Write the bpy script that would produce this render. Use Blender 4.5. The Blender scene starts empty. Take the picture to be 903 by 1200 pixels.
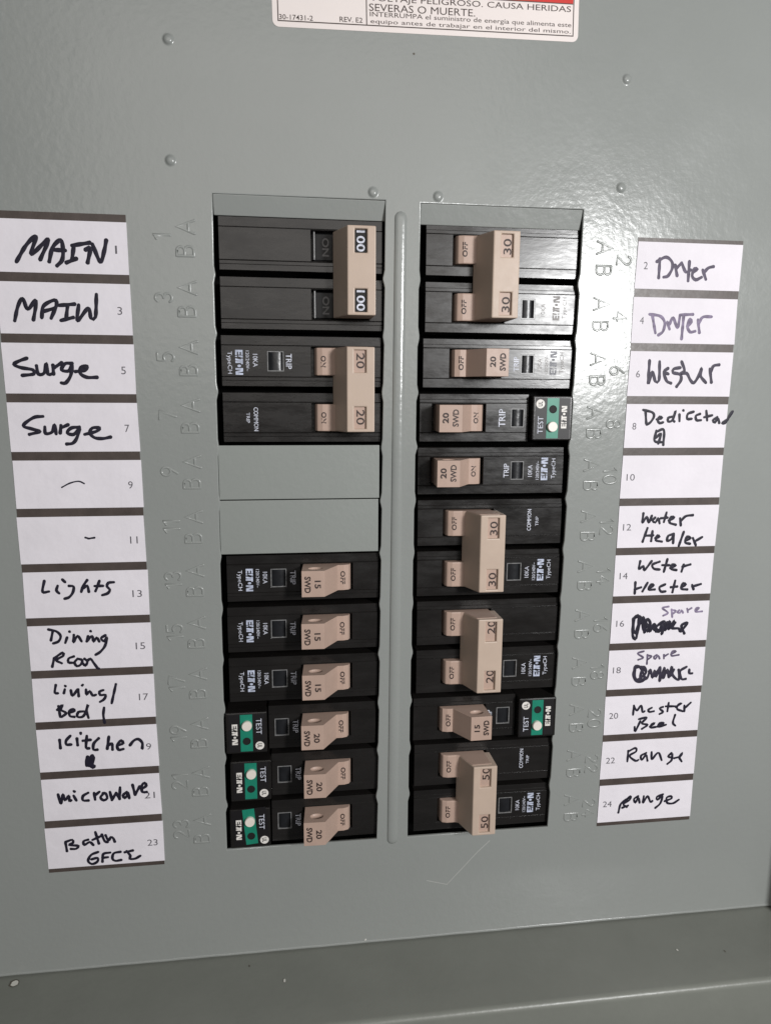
import bpy, bmesh, math, random
from mathutils import Vector, Matrix
from mathutils.geometry import tessellate_polygon
random.seed(7)
S = bpy.context.scene
COL = S.collection
MM = 0.001

# ------------------------------------------------------------------ camera
# place coordinates, in millimetres: X to the right along the cover, Y down the cover,
# Z into the cabinet; the front skin of the cover is Z = 0.
def W(x, y, z=0.0):
    return Vector((x * MM, z * MM, -y * MM))

YAW, PIT, ROL = 0.127, -0.1619, -0.0055
CAM = (53.02, 56.49, -244.64)
FPX = 818.3
def rot3(y, p, r):
    Ry = Matrix(((math.cos(y), 0, math.sin(y)), (0, 1, 0), (-math.sin(y), 0, math.cos(y))))
    Rx = Matrix(((1, 0, 0), (0, math.cos(p), -math.sin(p)), (0, math.sin(p), math.cos(p))))
    Rz = Matrix(((math.cos(r), -math.sin(r), 0), (math.sin(r), math.cos(r), 0), (0, 0, 1)))
    return Ry @ Rx @ Rz
R3 = rot3(YAW, PIT, ROL)
def d2w(v): return Vector((v[0], v[2], -v[1]))
cx, cy, cz = (d2w(R3.col[i]) for i in range(3))
cd = bpy.data.cameras.new("camera")
cam = bpy.data.objects.new("camera", cd)
COL.objects.link(cam)
m = Matrix.Identity(4)
for i in range(3):
    m[i][0] = cx[i]; m[i][1] = -cy[i]; m[i][2] = -cz[i]
m.translation = W(*CAM)
cam.matrix_world = m
cd.sensor_fit = 'VERTICAL'; cd.sensor_height = 24.0
cd.lens = FPX / 1200 * 24.0
cd.clip_start = 0.01; cd.clip_end = 50
S.camera = cam

# ------------------------------------------------------------------ light
wd = bpy.data.worlds.new("World"); S.world = wd; wd.use_nodes = True
bg = wd.node_tree.nodes["Background"]
bg.inputs[0].default_value = (0.93, 0.97, 1.0, 1); bg.inputs[1].default_value = 0.075

def area(name, pos, target, sx, sy, power, color, shape='RECTANGLE'):
    l = bpy.data.lights.new(name, 'AREA'); l.shape = shape
    l.size = sx; l.size_y = sy; l.energy = power; l.color = color
    o = bpy.data.objects.new(name, l); COL.objects.link(o)
    o.location = pos
    o.rotation_euler = (Vector(target) - Vector(pos)).to_track_quat('-Z', 'Y').to_euler()
    return o
hit = Vector((154, 27, 0))
dirv = Vector((hit.x - CAM[0], hit.y - CAM[1], -244.64))
lp = hit + dirv * 2.0
area("glare_lamp", W(*lp), W(90, 110, 0), 0.07, 0.135, 2.6, (1.0, 1.0, 1.0), 'ELLIPSE')  # lamp inferred from the glare, set close to the cover for falloff
area("room_bounce", W(60, -420, -1500), W(80, 60, 0), 1.0, 0.85, 4.6, (1.0, 0.95, 0.90))

S.view_settings.view_transform = 'Standard'
S.view_settings.look = 'None'
S.view_settings.exposure = 0.1
S.view_settings.gamma = 1.0
S.render.engine = 'CYCLES'

# ------------------------------------------------------------------ materials
def lin(c):
    c /= 255.0
    return c / 12.92 if c <= 0.04045 else ((c + 0.055) / 1.055) ** 2.4
def rgb(r, g, b): return (lin(r), lin(g), lin(b), 1)

def mat(name, col, rough=0.5, bump=None, var=0.0, vscale=60.0, spec=0.5, rvar=0.0, metal=0.0, stretch=(1, 1, 1), coat=0.0):
    """bump = (noise scale per metre, distance in metres)"""
    m = bpy.data.materials.new(name); m.use_nodes = True
    nt = m.node_tree; b = nt.nodes["Principled BSDF"]
    b.inputs["Base Color"].default_value = col
    b.inputs["Roughness"].default_value = rough
    b.inputs["Specular IOR Level"].default_value = spec
    b.inputs["Metallic"].default_value = metal
    if coat:
        b.inputs["Coat Weight"].default_value = coat; b.inputs["Coat Roughness"].default_value = 0.12
    if not (bump or var or rvar): return m
    g = nt.nodes.new("ShaderNodeNewGeometry")
    mp = nt.nodes.new("ShaderNodeMapping"); mp.inputs["Scale"].default_value = stretch
    nt.links.new(g.outputs["Position"], mp.inputs["Vector"])
    if var:
        n = nt.nodes.new("ShaderNodeTexNoise"); n.inputs["Scale"].default_value = vscale
        n.inputs["Detail"].default_value = 5; n.inputs["Roughness"].default_value = 0.6
        nt.links.new(mp.outputs[0], n.inputs["Vector"])
        r = nt.nodes.new("ShaderNodeMapRange")
        r.inputs["From Min"].default_value = 0.3; r.inputs["From Max"].default_value = 0.7
        r.inputs["To Min"].default_value = 1 - var; r.inputs["To Max"].default_value = 1 + var
        nt.links.new(n.outputs["Fac"], r.inputs["Value"])
        mx = nt.nodes.new("ShaderNodeMix"); mx.data_type = 'RGBA'; mx.blend_type = 'MULTIPLY'
        mx.inputs[0].default_value = 1
        mx.inputs[6].default_value = col
        nt.links.new(r.outputs[0], mx.inputs[7]); nt.links.new(mx.outputs[2], b.inputs["Base Color"])
    if rvar:
        n = nt.nodes.new("ShaderNodeTexNoise"); n.inputs["Scale"].default_value = vscale * 2.3
        n.inputs["Detail"].default_value = 6; n.inputs["Roughness"].default_value = 0.65
        nt.links.new(mp.outputs[0], n.inputs["Vector"])
        r = nt.nodes.new("ShaderNodeMapRange")
        r.inputs["From Min"].default_value = 0.3; r.inputs["From Max"].default_value = 0.7
        r.inputs["To Min"].default_value = max(0.04, rough - rvar); r.inputs["To Max"].default_value = rough + rvar
        nt.links.new(n.outputs["Fac"], r.inputs["Value"]); nt.links.new(r.outputs[0], b.inputs["Roughness"])
    if bump:
        n = nt.nodes.new("ShaderNodeTexNoise"); n.inputs["Scale"].default_value = bump[0]
        n.inputs["Detail"].default_value = 2.5; n.inputs["Roughness"].default_value = 0.55
        nt.links.new(mp.outputs[0], n.inputs["Vector"])
        bp = nt.nodes.new("ShaderNodeBump"); bp.inputs["Distance"].default_value = bump[1]
        bp.inputs["Strength"].default_value = 1.0
        nt.links.new(n.outputs["Fac"], bp.inputs["Height"]); nt.links.new(bp.outputs[0], b.inputs["Normal"])
    return m

M_PAINT = mat("grey_enamel", rgb(144, 147, 144), 0.22, (430, 0.00008), 0.025, 14, 0.5, 0.05)
M_BLANK = mat("grey_enamel_filler", rgb(141, 145, 141), 0.38, (430, 0.00006), 0.02, 20, 0.5, 0.03)
M_SCRATCH = mat("scratched_enamel", rgb(172, 173, 169), 0.5)
M_BLACK = mat("black_phenolic", rgb(29, 27, 26), 0.27, (700, 0.000025), 0.22, 110, 0.5, 0.09, stretch=(0.35, 1, 1))
M_BLACK2 = mat("black_phenolic_smooth", rgb(11, 11, 12), 0.4, (500, 0.00003), 0.2, 200, 0.25, 0.06)
M_BACK = mat("interior_black", rgb(9, 9, 9), 0.8, None, 0.2, 60, 0.15)
M_TAN = mat("tan_toggle_plastic", rgb(181, 156, 142), 0.42, (1500, 0.000012), 0.05, 160, 0.35, 0.04)
M_TIE = mat("tan_tie_plastic", rgb(191, 171, 155), 0.42, (1500, 0.000012), 0.04, 120, 0.35, 0.04)
M_TANDK = mat("tan_recess_shade", rgb(150, 122, 108), 0.5, None, 0.05, 160, 0.3)  # darker tan standing for shade in the tie's end slots
M_TEXTDK = mat("brown_black_print", rgb(48, 34, 32), 0.6)
M_TEXTLT = mat("pale_print", rgb(205, 208, 220), 0.55, None, 0.35, 700)
M_TEXTBL = mat("logo_print", rgb(186, 193, 212), 0.55, None, 0.3, 700)
M_TEXTDIM = mat("dull_print", rgb(112, 113, 120), 0.5, None, 0.4, 800)  # dull grey print for one maker's logo
M_TEXTGR = mat("glare_greyed_print", rgb(122, 118, 116), 0.5, None, 0.4, 800)  # grey print; on the top right breaker it imitates glare washing letters out
M_GREEN = mat("green_label", rgb(24, 128, 104), 0.42, None, 0.08, 400)
M_WHITEB = mat("cream_button", rgb(232, 224, 214), 0.35, None, 0.04, 300)
M_PAPER = mat("white_paper", rgb(230, 225, 231), 0.75, (200, 0.0002), 0.035, 70, 0.2)
M_BAR = mat("dark_brown_sticker", rgb(78, 69, 65), 0.4, (700, 0.00003), 0.18, 160, 0.4, 0.05)
M_NUM = mat("printed_number_ink", rgb(95, 92, 98), 0.6)
M_STK = mat("sticker_white", rgb(236, 226, 222), 0.45, None, 0.015, 60, 0.4)
M_STKT = mat("sticker_print", rgb(70, 58, 54), 0.5)
M_RED = mat("sticker_red", rgb(205, 50, 42), 0.45)
M_DARKHOLE = mat("dark_hole", rgb(12, 12, 12), 0.7)
M_SHELF = mat("grey_enamel_shaded", rgb(124, 126, 119), 0.36, (350, 0.00008), 0.05, 40, 0.45, 0.05)  # same enamel as the cover, darkened in colour for shade on the ledge
M_CHIP = mat("chipped_paint", rgb(214, 212, 204), 0.6)
M_SPECK = mat("dirt_speck", rgb(92, 86, 76), 0.7)
def inkmat(v):
    c = (0.012 + 0.21 * v, 0.010 + 0.17 * v, 0.022 + 0.25 * v, 1)
    return mat("marker_ink_%d" % int(v * 100), c, 0.55, None, 0.5 if v > .5 else 0.35, 500, 0.35)
INKM = {}

# ------------------------------------------------------------------ builders
def link(name, me, m=None, parent=None, kind=None):
    o = bpy.data.objects.new(name, me); COL.objects.link(o)
    if m is not None and me is not None and not me.materials: me.materials.append(m)
    if parent is not None: o.parent = parent
    if kind: o["kind"] = kind
    return o
def tag(o, label, cat, group=None, kind=None):
    o["label"] = label; o["category"] = cat
    if group: o["group"] = group
    if kind: o["kind"] = kind
    return o
def empty(name, loc, rz=0.0):
    o = bpy.data.objects.new(name, None); COL.objects.link(o)
    o.empty_display_size = 0.01
    o.location = loc; o.rotation_euler = (0, rz, 0)
    return o
def L(x, v, w):
    """local coordinates of a face: x along, v down, w towards the viewer (mm)"""
    return Vector((x * MM, -w * MM, -v * MM))
def finish(bm, name, smooth=False, bevel=0.0, seg=2, ang=30):
    bmesh.ops.recalc_face_normals(bm, faces=bm.faces)
    if bevel:
        es = [e for e in bm.edges if len(e.link_faces) == 2 and e.calc_face_angle(0) > math.radians(ang)]
        if es:
            bmesh.ops.bevel(bm, geom=es, offset=bevel * MM, segments=seg, affect='EDGES', profile=0.6, clamp_overlap=True)
    me = bpy.data.meshes.new(name); bm.to_mesh(me); bm.free()
    if smooth:
        for p in me.polygons: p.use_smooth = True
    return me
def box_bm(x0, x1, v0, v1, w0, w1, bm=None):
    bm = bm or bmesh.new()
    vs = [bm.verts.new(L(x, v, w)) for x in (x0, x1) for v in (v0, v1) for w in (w0, w1)]
    for f in ((0, 1, 3, 2), (4, 6, 7, 5), (0, 4, 5, 1), (2, 3, 7, 6), (0, 2, 6, 4), (1, 5, 7, 3)):
        bm.faces.new([vs[i] for i in f])
    return bm
def prism(profile, v0, v1, bevel=0.3, name="prism", seg=2, dish=None):
    """profile: list of (x, w), extruded in v; dish = (x, w, rx, rw, depth) hollows both ends"""
    bm = bmesh.new()
    a = [bm.verts.new(L(x, v0, w)) for x, w in profile]
    b = [bm.verts.new(L(x, v1, w)) for x, w in profile]
    if dish:
        dx, dw, rx, rw, dep = dish; nn = 20
        hole = [(dx + rx * math.cos(2 * math.pi * i / nn), dw + rw * math.sin(2 * math.pi * i / nn)) for i in range(nn)]
        tris = tessellate_polygon([[Vector((x, w, 0)) for x, w in profile], [Vector((x, w, 0)) for x, w in hole[::-1]]])
        for vend, ring0, sg in ((v0, a, 1), (v1, b, -1)):
            h = [bm.verts.new(L(x, vend, w)) for x, w in hole[::-1]]
            allv = ring0 + h
            for t in tris:
                try: bm.faces.new([allv[i] for i in t])
                except ValueError: pass
            prev = h
            for f, d in ((.93, .25), (.8, .6), (.55, .88), (.25, 1.0)):
                r_ = [bm.verts.new(L(dx + (x - dx) * f, vend + sg * dep * d, dw + (w - dw) * f)) for x, w in hole[::-1]]
                for i in range(nn): bm.faces.new((prev[i], prev[(i + 1) % nn], r_[(i + 1) % nn], r_[i]))
                prev = r_
            bm.faces.new(prev)
    else:
        bm.faces.new(a); bm.faces.new(b[::-1])
    n = len(a)
    for i in range(n):
        bm.faces.new((a[i], a[(i + 1) % n], b[(i + 1) % n], b[i]))
    return finish(bm, name, bevel=bevel, seg=seg, ang=20)
def relief(xs, vs, hf, base, bevel=0.12, name="relief"):
    """stepped relief on a grid of cells; hf(x, v) -> height w of the cell; walls where heights differ"""
    bm = bmesh.new(); cache = {}
    def V(i, j, w):
        k = (i, j, round(w, 3))
        if k not in cache: cache[k] = bm.verts.new(L(xs[i], vs[j], w))
        return cache[k]
    H = [[hf((xs[i] + xs[i + 1]) / 2, (vs[j] + vs[j + 1]) / 2) for j in range(len(vs) - 1)] for i in range(len(xs) - 1)]
    nx, nv = len(xs) - 1, len(vs) - 1
    g = lambda i, j: H[i][j] if 0 <= i < nx and 0 <= j < nv else base
    for i in range(nx):
        for j in range(nv):
            h = H[i][j]
            bm.faces.new((V(i, j, h), V(i + 1, j, h), V(i + 1, j + 1, h), V(i, j + 1, h)))
    for i in range(nx + 1):
        for j in range(nv):
            a, b = g(i - 1, j), g(i, j)
            if abs(a - b) > 1e-4:
                bm.faces.new((V(i, j, a), V(i, j + 1, a), V(i, j + 1, b), V(i, j, b)))
    for i in range(nx):
        for j in range(nv + 1):
            a, b = g(i, j - 1), g(i, j)
            if abs(a - b) > 1e-4:
                bm.faces.new((V(i, j, a), V(i + 1, j, a), V(i + 1, j, b), V(i, j, b)))
    return finish(bm, name, bevel=bevel, seg=1, ang=40)

def smooth_path(pts, step):
    if len(pts) == 2 and (Vector(pts[0]) - Vector(pts[1])).length < step: return [Vector(p) for p in pts]
    P = [Vector(p) for p in pts]
    P = [P[0] * 2 - P[1]] + P + [P[-1] * 2 - P[-2]]
    out = []
    for i in range(1, len(P) - 2):
        n = max(2, int((P[i + 1] - P[i]).length / step))
        for k in range(n):
            t = k / n
            out.append(0.5 * ((2 * P[i]) + (P[i + 1] - P[i - 1]) * t + (2 * P[i - 1] - 5 * P[i] + 4 * P[i + 1] - P[i + 2]) * t * t
                              + (3 * P[i] - P[i - 1] - 3 * P[i + 1] + P[i + 2]) * t ** 3))
    out.append(P[-2])
    return out
def ridge(bm, pts, rad, height, w0=0.0, step=0.35, ring=6, smoothp=True, wob=0.0):
    """rounded low ridge along a path in a face: pts (x, v)"""
    path = smooth_path(pts, step) if smoothp else [Vector(p) for p in pts]
    if len(path) < 2: return
    # densify both ends for round caps
    t0 = (path[1] - path[0]); t1 = (path[-1] - path[-2])
    t0 = t0.normalized() if t0.length > 1e-6 else Vector((1, 0)); t1 = t1.normalized() if t1.length > 1e-6 else Vector((1, 0))
    seq = [(path[0] - t0 * rad, 0.12), (path[0] - t0 * rad * 0.8, 0.6), (path[0] - t0 * rad * 0.4, 0.92)]
    seq += [(p, 1.0) for p in path]
    seq += [(path[-1] + t1 * rad * 0.4, 0.92), (path[-1] + t1 * rad * 0.8, 0.6), (path[-1] + t1 * rad, 0.12)]
    rings = []
    for i, (p, s) in enumerate(seq):
        a = seq[max(0, i - 1)][0]; b = seq[min(len(seq) - 1, i + 1)][0]
        t = (b - a); t = t.normalized() if t.length > 1e-7 else Vector((1, 0))
        n = Vector((-t.y, t.x))
        if wob: s = s * (1 + wob * math.sin(i * 0.9 + pts[0][0]) * 0.5)
        r = []
        for k in range(ring + 1):
            an = math.pi * k / ring
            q = p + n * (rad * s * math.cos(an))
            r.append(bm.verts.new(L(q.x, q.y, w0 + height * s * math.sin(an))))
        rings.append(r)
    for a, b in zip(rings, rings[1:]):
        for k in range(ring):
            bm.faces.new((a[k], a[k + 1], b[k + 1], b[k]))

TXT = {}
def text_verts(s, offset=0.0):
    key = (s, offset)
    if key in TXT: return TXT[key]
    cu = bpy.data.curves.new("t", 'FONT'); cu.body = s; cu.size = 1; cu.resolution_u = 3; cu.offset = offset
    cu.fill_mode = 'FRONT'
    o = bpy.data.objects.new("t", cu); COL.objects.link(o)
    dg = bpy.context.evaluated_depsgraph_get()
    me = bpy.data.meshes.new_from_object(o.evaluated_get(dg))
    bpy.data.objects.remove(o); bpy.data.curves.remove(cu)
    vs = [(v.co.x, v.co.y) for v in me.vertices]; fs = [tuple(p.vertices) for p in me.polygons]
    bpy.data.meshes.remove(me)
    x0 = min(v[0] for v in vs); x1 = max(v[0] for v in vs); y0 = min(v[1] for v in vs); y1 = max(v[1] for v in vs)
    vs = [((x - (x0 + x1) / 2) / max(x1 - x0, 1e-6), (y - (y0 + y1) / 2) / max(y1 - y0, 1e-6)) for x, y in vs]
    TXT[key] = (vs, fs)
    return TXT[key]
def lettering(s, x, v, w, length, height, turn, m, parent, name="lettering", bold=0.0, wf=None, thick=0.04):
    """s fitted into length x height (mm), centred at (x, v); turn in degrees clockwise as seen from the front"""
    vs, fs = text_verts(s, bold)
    a = math.radians(turn); ca, sa = math.cos(a), math.sin(a)
    co = []
    for X, Y in vs:
        px, py = X * length, -Y * height          # py down
        qx, qy = px * ca - py * sa, px * sa + py * ca
        co.append((x + qx, v + qy))
    ws = [(wf(q[0]) if wf else w) for q in co]
    me = bpy.data.meshes.new(name)
    me.from_pydata([L(q[0], q[1], z + thick) for q, z in zip(co, ws)], [], fs)
    me.update()
    return link(name, me, m, parent)
def poly_mesh(polys, name, w):
    me = bpy.data.meshes.new(name); vs = []; fs = []
    for p in polys:
        fs.append(tuple(range(len(vs), len(vs) + len(p)))); vs += [L(x, v, w) for x, v in p]
    me.from_pydata(vs, [], fs); me.update(); return me
# maker's logo: E, slanted A, T, round dot, N, in a unit box 4.6 long x 1 high
def circ(cx_, cy_, r, n=14): return [(cx_ + r * math.cos(2 * math.pi * i / n), cy_ + r * math.sin(2 * math.pi * i / n)) for i in range(n)]
LOGO = [[(0, 0), (.38, 0), (.38, 1), (0, 1)], [(.38, 0), (.95, 0), (.95, .22), (.38, .22)], [(.38, .40), (.88, .40), (.88, .60), (.38, .60)], [(.38, .78), (.95, .78), (.95, 1), (.38, 1)],
        [(1.05, .0), (1.45, .0), (1.20, .62), (1.05, .62)], [(1.10, .76), (1.32, .76), (1.32, 1.0), (1.10, 1.0)],
        [(1.55, 1), (1.78, .25), (2.05, .25), (1.95, 1)],
        [(1.62, 0), (2.62, 0), (2.62, .24), (1.62, .24)], [(2.08, .24), (2.42, .24), (2.42, 1), (2.08, 1)],
        circ(2.95, .5, .24),
        [(3.35, 0), (3.68, 0), (3.68, 1), (3.35, 1)], [(3.68, 0), (3.98, 0), (4.27, .72), (4.27, 1), (4.0, 1), (3.68, .3)], [(4.27, 0), (4.6, 0), (4.6, 1), (4.27, 1)]]
def logo(x, v, w, length, height, m, parent):
    # turned clockwise: reads downward, top of letters to +x
    polys = []
    for p in LOGO:
        q = [(x + (0.5 - b) * height, v + (a / 4.6 - 0.5) * length) for a, b in p]
        polys.append(q)
    me = poly_mesh(polys, "logo", w + 0.05)
    return link("logo", me, m, parent)

# ------------------------------------------------------------------ the cover
ROWH = 19.05
OFF = -3.3
def rowy(r): return OFF + (r + 0.5) * ROWH
cover = empty("panel_cover", W(0, 0, 0))
tag(cover, "grey enamelled steel dead front cover with two columns of openings for the breakers", "panel cover")

def nib_edge(x, sgn, y0, y1, rows):
    """vertical edge of an opening with the small stumps left where knock-outs were broken off"""
    pts = [(x, y0)]
    for r in rows:
        yb = OFF + r * ROWH + 0.8
        if y0 + 3 < yb < y1 - 3:
            a = 0.28 + 0.3 * random.random(); h = 1.0 + 0.8 * random.random()
            pts += [(x, yb - h - 1.6), (x - sgn * a * 0.6, yb - h), (x - sgn * a, yb - h * 0.3), (x - sgn * a, yb + h * 0.3), (x - sgn * a * 0.5, yb + h), (x + sgn * 0.12, yb + h + 1.6)]
    pts.append((x, y1))
    return pts
def opening(xl0, xl1, xr0, xr1, y0, y1):
    l = nib_edge(0, -1, y0, y1, range(1, 12)); r = nib_edge(0, 1, y0, y1, range(1, 12))
    lf = lambda x, y: (x + xl0 + (xl1 - xl0) * (y - y0) / (y1 - y0), y)
    rf = lambda x, y: (x + xr0 + (xr1 - xr0) * (y - y0) / (y1 - y0), y)
    return [lf(*p) for p in l] + [rf(*p) for p in r][::-1]
BV = 0.3
PX0, PX1, PY0, PY1 = -76, 252.2, -112, 269.6
polys = [[(PX0 + BV, PY0 + BV), (PX1 - BV, PY0 + BV), (PX1 - BV, PY1 - BV), (PX0 + BV, PY1 - BV)],
         opening(27.3 - BV, 24.8 - BV, 83.7 + BV, 81.6 + BV, -8.6 - BV, 224.9 + BV),
         opening(95.7 - BV, 93.6 - BV, 152.7 + BV, 150.2 + BV, -8.2 - BV, 225.1 + BV)]
cu = bpy.data.curves.new("cover", 'CURVE'); cu.dimensions = '2D'; cu.fill_mode = 'BOTH'
cu.extrude = 0.35 * MM; cu.bevel_depth = BV * MM; cu.bevel_resolution = 2
for p in polys:
    sp = cu.splines.new('POLY'); sp.points.add(len(p) - 1); sp.use_cyclic_u = True
    for q, (x, y) in zip(sp.points, p): q.co = (x * MM, -y * MM, 0, 1)
o = bpy.data.objects.new("t", cu); COL.objects.link(o)
me = bpy.data.meshes.new_from_object(o.evaluated_get(bpy.context.evaluated_depsgraph_get()))
bpy.data.objects.remove(o)
me.transform(Matrix.Translation((0, 0.65 * MM, 0)) @ Matrix.Rotation(math.radians(90), 4, 'X'))
me.materials.clear(); me.materials.append(M_PAINT)
link("face_plate", me, None, cover)

def dimple(x, y, r=1.55, h=0.75):
    bm = bmesh.new(); n = 20; prev = None
    prof = [(r * 1.25, 0.0), (r * 1.02, .05), (r * .9, h * .4), (r * .68, h * .78), (r * .35, h * .96)]
    for rr, w in prof:
        ring = [bm.verts.new(L(x + rr * math.cos(2 * math.pi * i / n), y + rr * math.sin(2 * math.pi * i / n), w)) for i in range(n)]
        if prev:
            for i in range(n): bm.faces.new((prev[i], prev[(i + 1) % n], ring[(i + 1) % n], ring[i]))
        prev = ring
    bm.faces.new(prev)
    link("dimple", finish(bm, "dimple", smooth=True), M_PAINT, cover)
for x, y in ((15.4, -53.2), (14.6, -17.9), (165.7, -50.4), (165.7, -15.8), (79.5, -10.9), (101.4, -10.4)): dimple(x, y)

# pressed rib down the middle web
bm = bmesh.new()
path = [(88.9 - 1.2 * i / 60, -3.2 + 228.6 * i / 60) for i in range(61)]
ridge(bm, path, 2.1, 0.85, -0.05, smoothp=False, ring=12)
rib = link("pressed_rib", finish(bm, "rib", smooth=True), M_PAINT, cover)

# blank filler plates: the header strip of each column and the two unused spaces
def filler(x0, x1, y0, y1, z0, z1, m=None):
    bm = bmesh.new()
    v = [bm.verts.new(L(x, y, -z)) for x, y, z in ((x0, y0, z0), (x1, y0, z0), (x1, y1, z1), (x0, y1, z1))]
    v2 = [bm.verts.new(L(x, y, -z - 1.1)) for x, y, z in ((x0, y0, z0), (x1, y0, z0), (x1, y1, z1), (x0, y1, z1))]
    bm.faces.new(v); bm.faces.new(v2[::-1])
    for i in range(4): bm.faces.new((v[i], v2[i], v2[(i + 1) % 4], v[(i + 1) % 4]))
    link("filler_plate", finish(bm, "filler", bevel=0.22), m or M_BLANK, cover)
filler(27.35, 83.6, -8.5, -2.35, 0.25, 1.9, M_PAINT)
filler(95.8, 152.5, -8.1, -1.75, 0.25, 1.9, M_PAINT)
filler(26.35, 82.0, 72.9, 91.7, 0.30, 0.30)
filler(26.15, 81.7, 92.05, 111.1, 0.30, 0.30)

# embossed characters, single-line ridges raised in the sheet
def arc(cx_, cy_, rx, ry, a0, a1, n=10):
    return [(cx_ + rx * math.cos(math.radians(a0 + (a1 - a0) * i / n)), cy_ + ry * math.sin(math.radians(a0 + (a1 - a0) * i / n))) for i in range(n + 1)]
G = {  # x 0..w, y 0..1 up
 'A': (.70, [[(0, 0), (.35, 1), (.70, 0)], [(.12, .33), (.58, .33)]]),
 'B': (.56, [[(0, 0), (0, 1)], [(0, 1), (.3, 1)] + arc(.3, .77, .23, .23, 90, -90) + [(0, .54)], [(.3, .54)] + arc(.3, .27, .26, .27, 90, -90) + [(0, 0)]]),
 '0': (.60, [arc(.3, .5, .3, .5, 90, 450, 22)]),
 '1': (.25, [[(0, .82), (.22, 1), (.22, 0)]]),
 '2': (.56, [arc(.28, .72, .26, .28, 160, -25, 12) + [(.02, 0), (.56, 0)]]),
 '3': (.54, [arc(.26, .75, .24, .25, 150, -90, 12), arc(.26, .25, .27, .25, 90, -150, 12)]),
 '4': (.60, [[(.45, 0), (.45, 1), (0, .28), (.6, .28)]]),
 '5': (.54, [[(.5, 1), (.08, 1), (.03, .56)] + arc(.25, .31, .28, .31, 120, -140, 12)]),
 '6': (.56, [[(.42, 1), (.12, .6)] + arc(.28, .29, .27, .29, 150, 510, 18)]),
 '7': (.52, [[(0, 1), (.52, 1), (.15, 0)]]),
 '8': (.56, [arc(.28, .76, .22, .24, -90, 270, 16), arc(.28, .27, .27, .27, 90, 450, 18)]),
 '9': (.56, [arc(.28, .71, .27, .29, -30, 330, 18), [(.53, .6), (.16, 0)]]),
}
def emboss(s, X, Y, h, side, name):
    """side -1: turned anticlockwise (left column), +1: clockwise"""
    ws = [G[c][0] for c in s]; gap = .26; tot = sum(ws) + gap * (len(s) - 1)
    bm = bmesh.new(); x = -tot / 2
    for c, w_ in zip(s, ws):
        for st in G[c][1]:
            pts = []
            for a, b in st:
                px, py = (a + x) * h, (b - 0.5) * h
                if side < 0: q = (-py + X, -px + Y)      # top of glyph to the left, reads upward
                else: q = (py + X, px + Y)               # top to the right, reads downward
                pts.append(q)
            ridge(bm, pts, 0.46, 0.27, -0.03, smoothp=False, ring=8)
        x += w_ + gap
    link(name, finish(bm, "emboss", smooth=True), M_PAINT, cover)
for k in range(12):
    y = k * 19.08
    xl = -0.2 * k; xr = -0.13 * k
    emboss('A', 18.35 + xl, 2.1 + y, 5.8, -1, "embossed_letter")
    emboss('B', 18.1 + xl, 9.6 + y, 5.4, -1, "embossed_letter")
    emboss(str(2 * k + 1), 10.8 + xl, 5.3 + y, 5.3, -1, "embossed_number")
    emboss('A', 161.2 + xr, 4.2 + y, 5.9, 1, "embossed_letter")
    emboss('B', 161.1 + xr, 11.8 + y, 5.4, 1, "embossed_letter")
    emboss(str(2 * k + 2), 168.4 + xr, 8.2 + y, 5.2, 1, "embossed_number")

# fine scratch and dirt marks on the cover
bm = bmesh.new()
ridge(bm, [(126.5, 229.3), (121.6, 233.9), (115.5, 240.6), (109.6, 247.0), (101.5, 244.6)], 0.13, 0.02, 0.0, smoothp=False, ring=3)
link("scratch", finish(bm, "scratch"), M_SCRATCH, cover)
for (x, y, r) in ((92.7, -53.8, .36), (248 - 50, 222, .45), (60.5, 31.5, .0), (14.2, 172, .0)):
    if r:
        link("dirt_speck", poly_mesh([circ(x, y, r, 9)], "speck", 0.03), M_SPECK, cover)

# ------------------------------------------------------------------ cabinet trim round the cover
trim = empty("cabinet_trim", W(0, 0, 0))
tag(trim, "grey steel trim frame with a deep ledge below and beside the cover", "cabinet trim")
def sheet(prof, x0, x1, name, along='x'):
    bm = bmesh.new()
    a = []; b = []
    for (y, z) in prof:
        if along == 'x':
            a.append(bm.verts.new(W(x0, y, z))); b.append(bm.verts.new(W(x1, y, z)))
        else:
            a.append(bm.verts.new(W(y, x0, z))); b.append(bm.verts.new(W(y, x1, z)))
    for i in range(len(a) - 1): bm.faces.new((a[i], a[i + 1], b[i + 1], b[i]))
    me = finish(bm, name, smooth=False)
    for p in me.polygons: p.use_smooth = True
    o = link(name, me, M_SHELF, trim)
    return o
LD = 35.5
def bend(y, z, r, a0, a1, n=8): return [(y + r * math.sin(math.radians(a0 + (a1 - a0) * i / n)), z - r * math.cos(math.radians(a0 + (a1 - a0) * i / n))) for i in range(n + 1)]
LY = 270.3
prof_l = [(LY - .3, 3.0)] + bend(LY + 1.7, -1.2, -1.7, 90, 90, 1)[:0] + [(LY, 0.0), (LY, -6), (LY + .15, -15), (LY, -24)] + [(LY, -LD + 2.2)] + [(LY + 2.2 - 2.2 * math.cos(math.radians(t)), -LD + 2.2 - 2.2 * math.sin(math.radians(t))) for t in range(10, 91, 10)] + [(LY + 60, -LD)]
sheet(prof_l, -78.5, 254.0, "bottom_ledge")
SD = 20.0
sheet([(253.0, 4), (253.2, -10), (253.0, -SD + 2)] + [(253 + 2 - 2 * math.cos(math.radians(t)), -SD + 2 - 2 * math.sin(math.radians(t))) for t in range(15, 91, 15)] + [(300, -SD)], -114.5, LY - 0.2, "side_wall", 'y')
sheet([(-77.0, 4), (-77.2, -10), (-77.0, -LD + 2)] + [(-79 + 2 * math.cos(math.radians(t)), -LD + 2 - 2 * math.sin(math.radians(t))) for t in range(15, 91, 15)] + [(-125, -LD)], -114.5, LY - 0.2, "side_wall", 'y')
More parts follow.
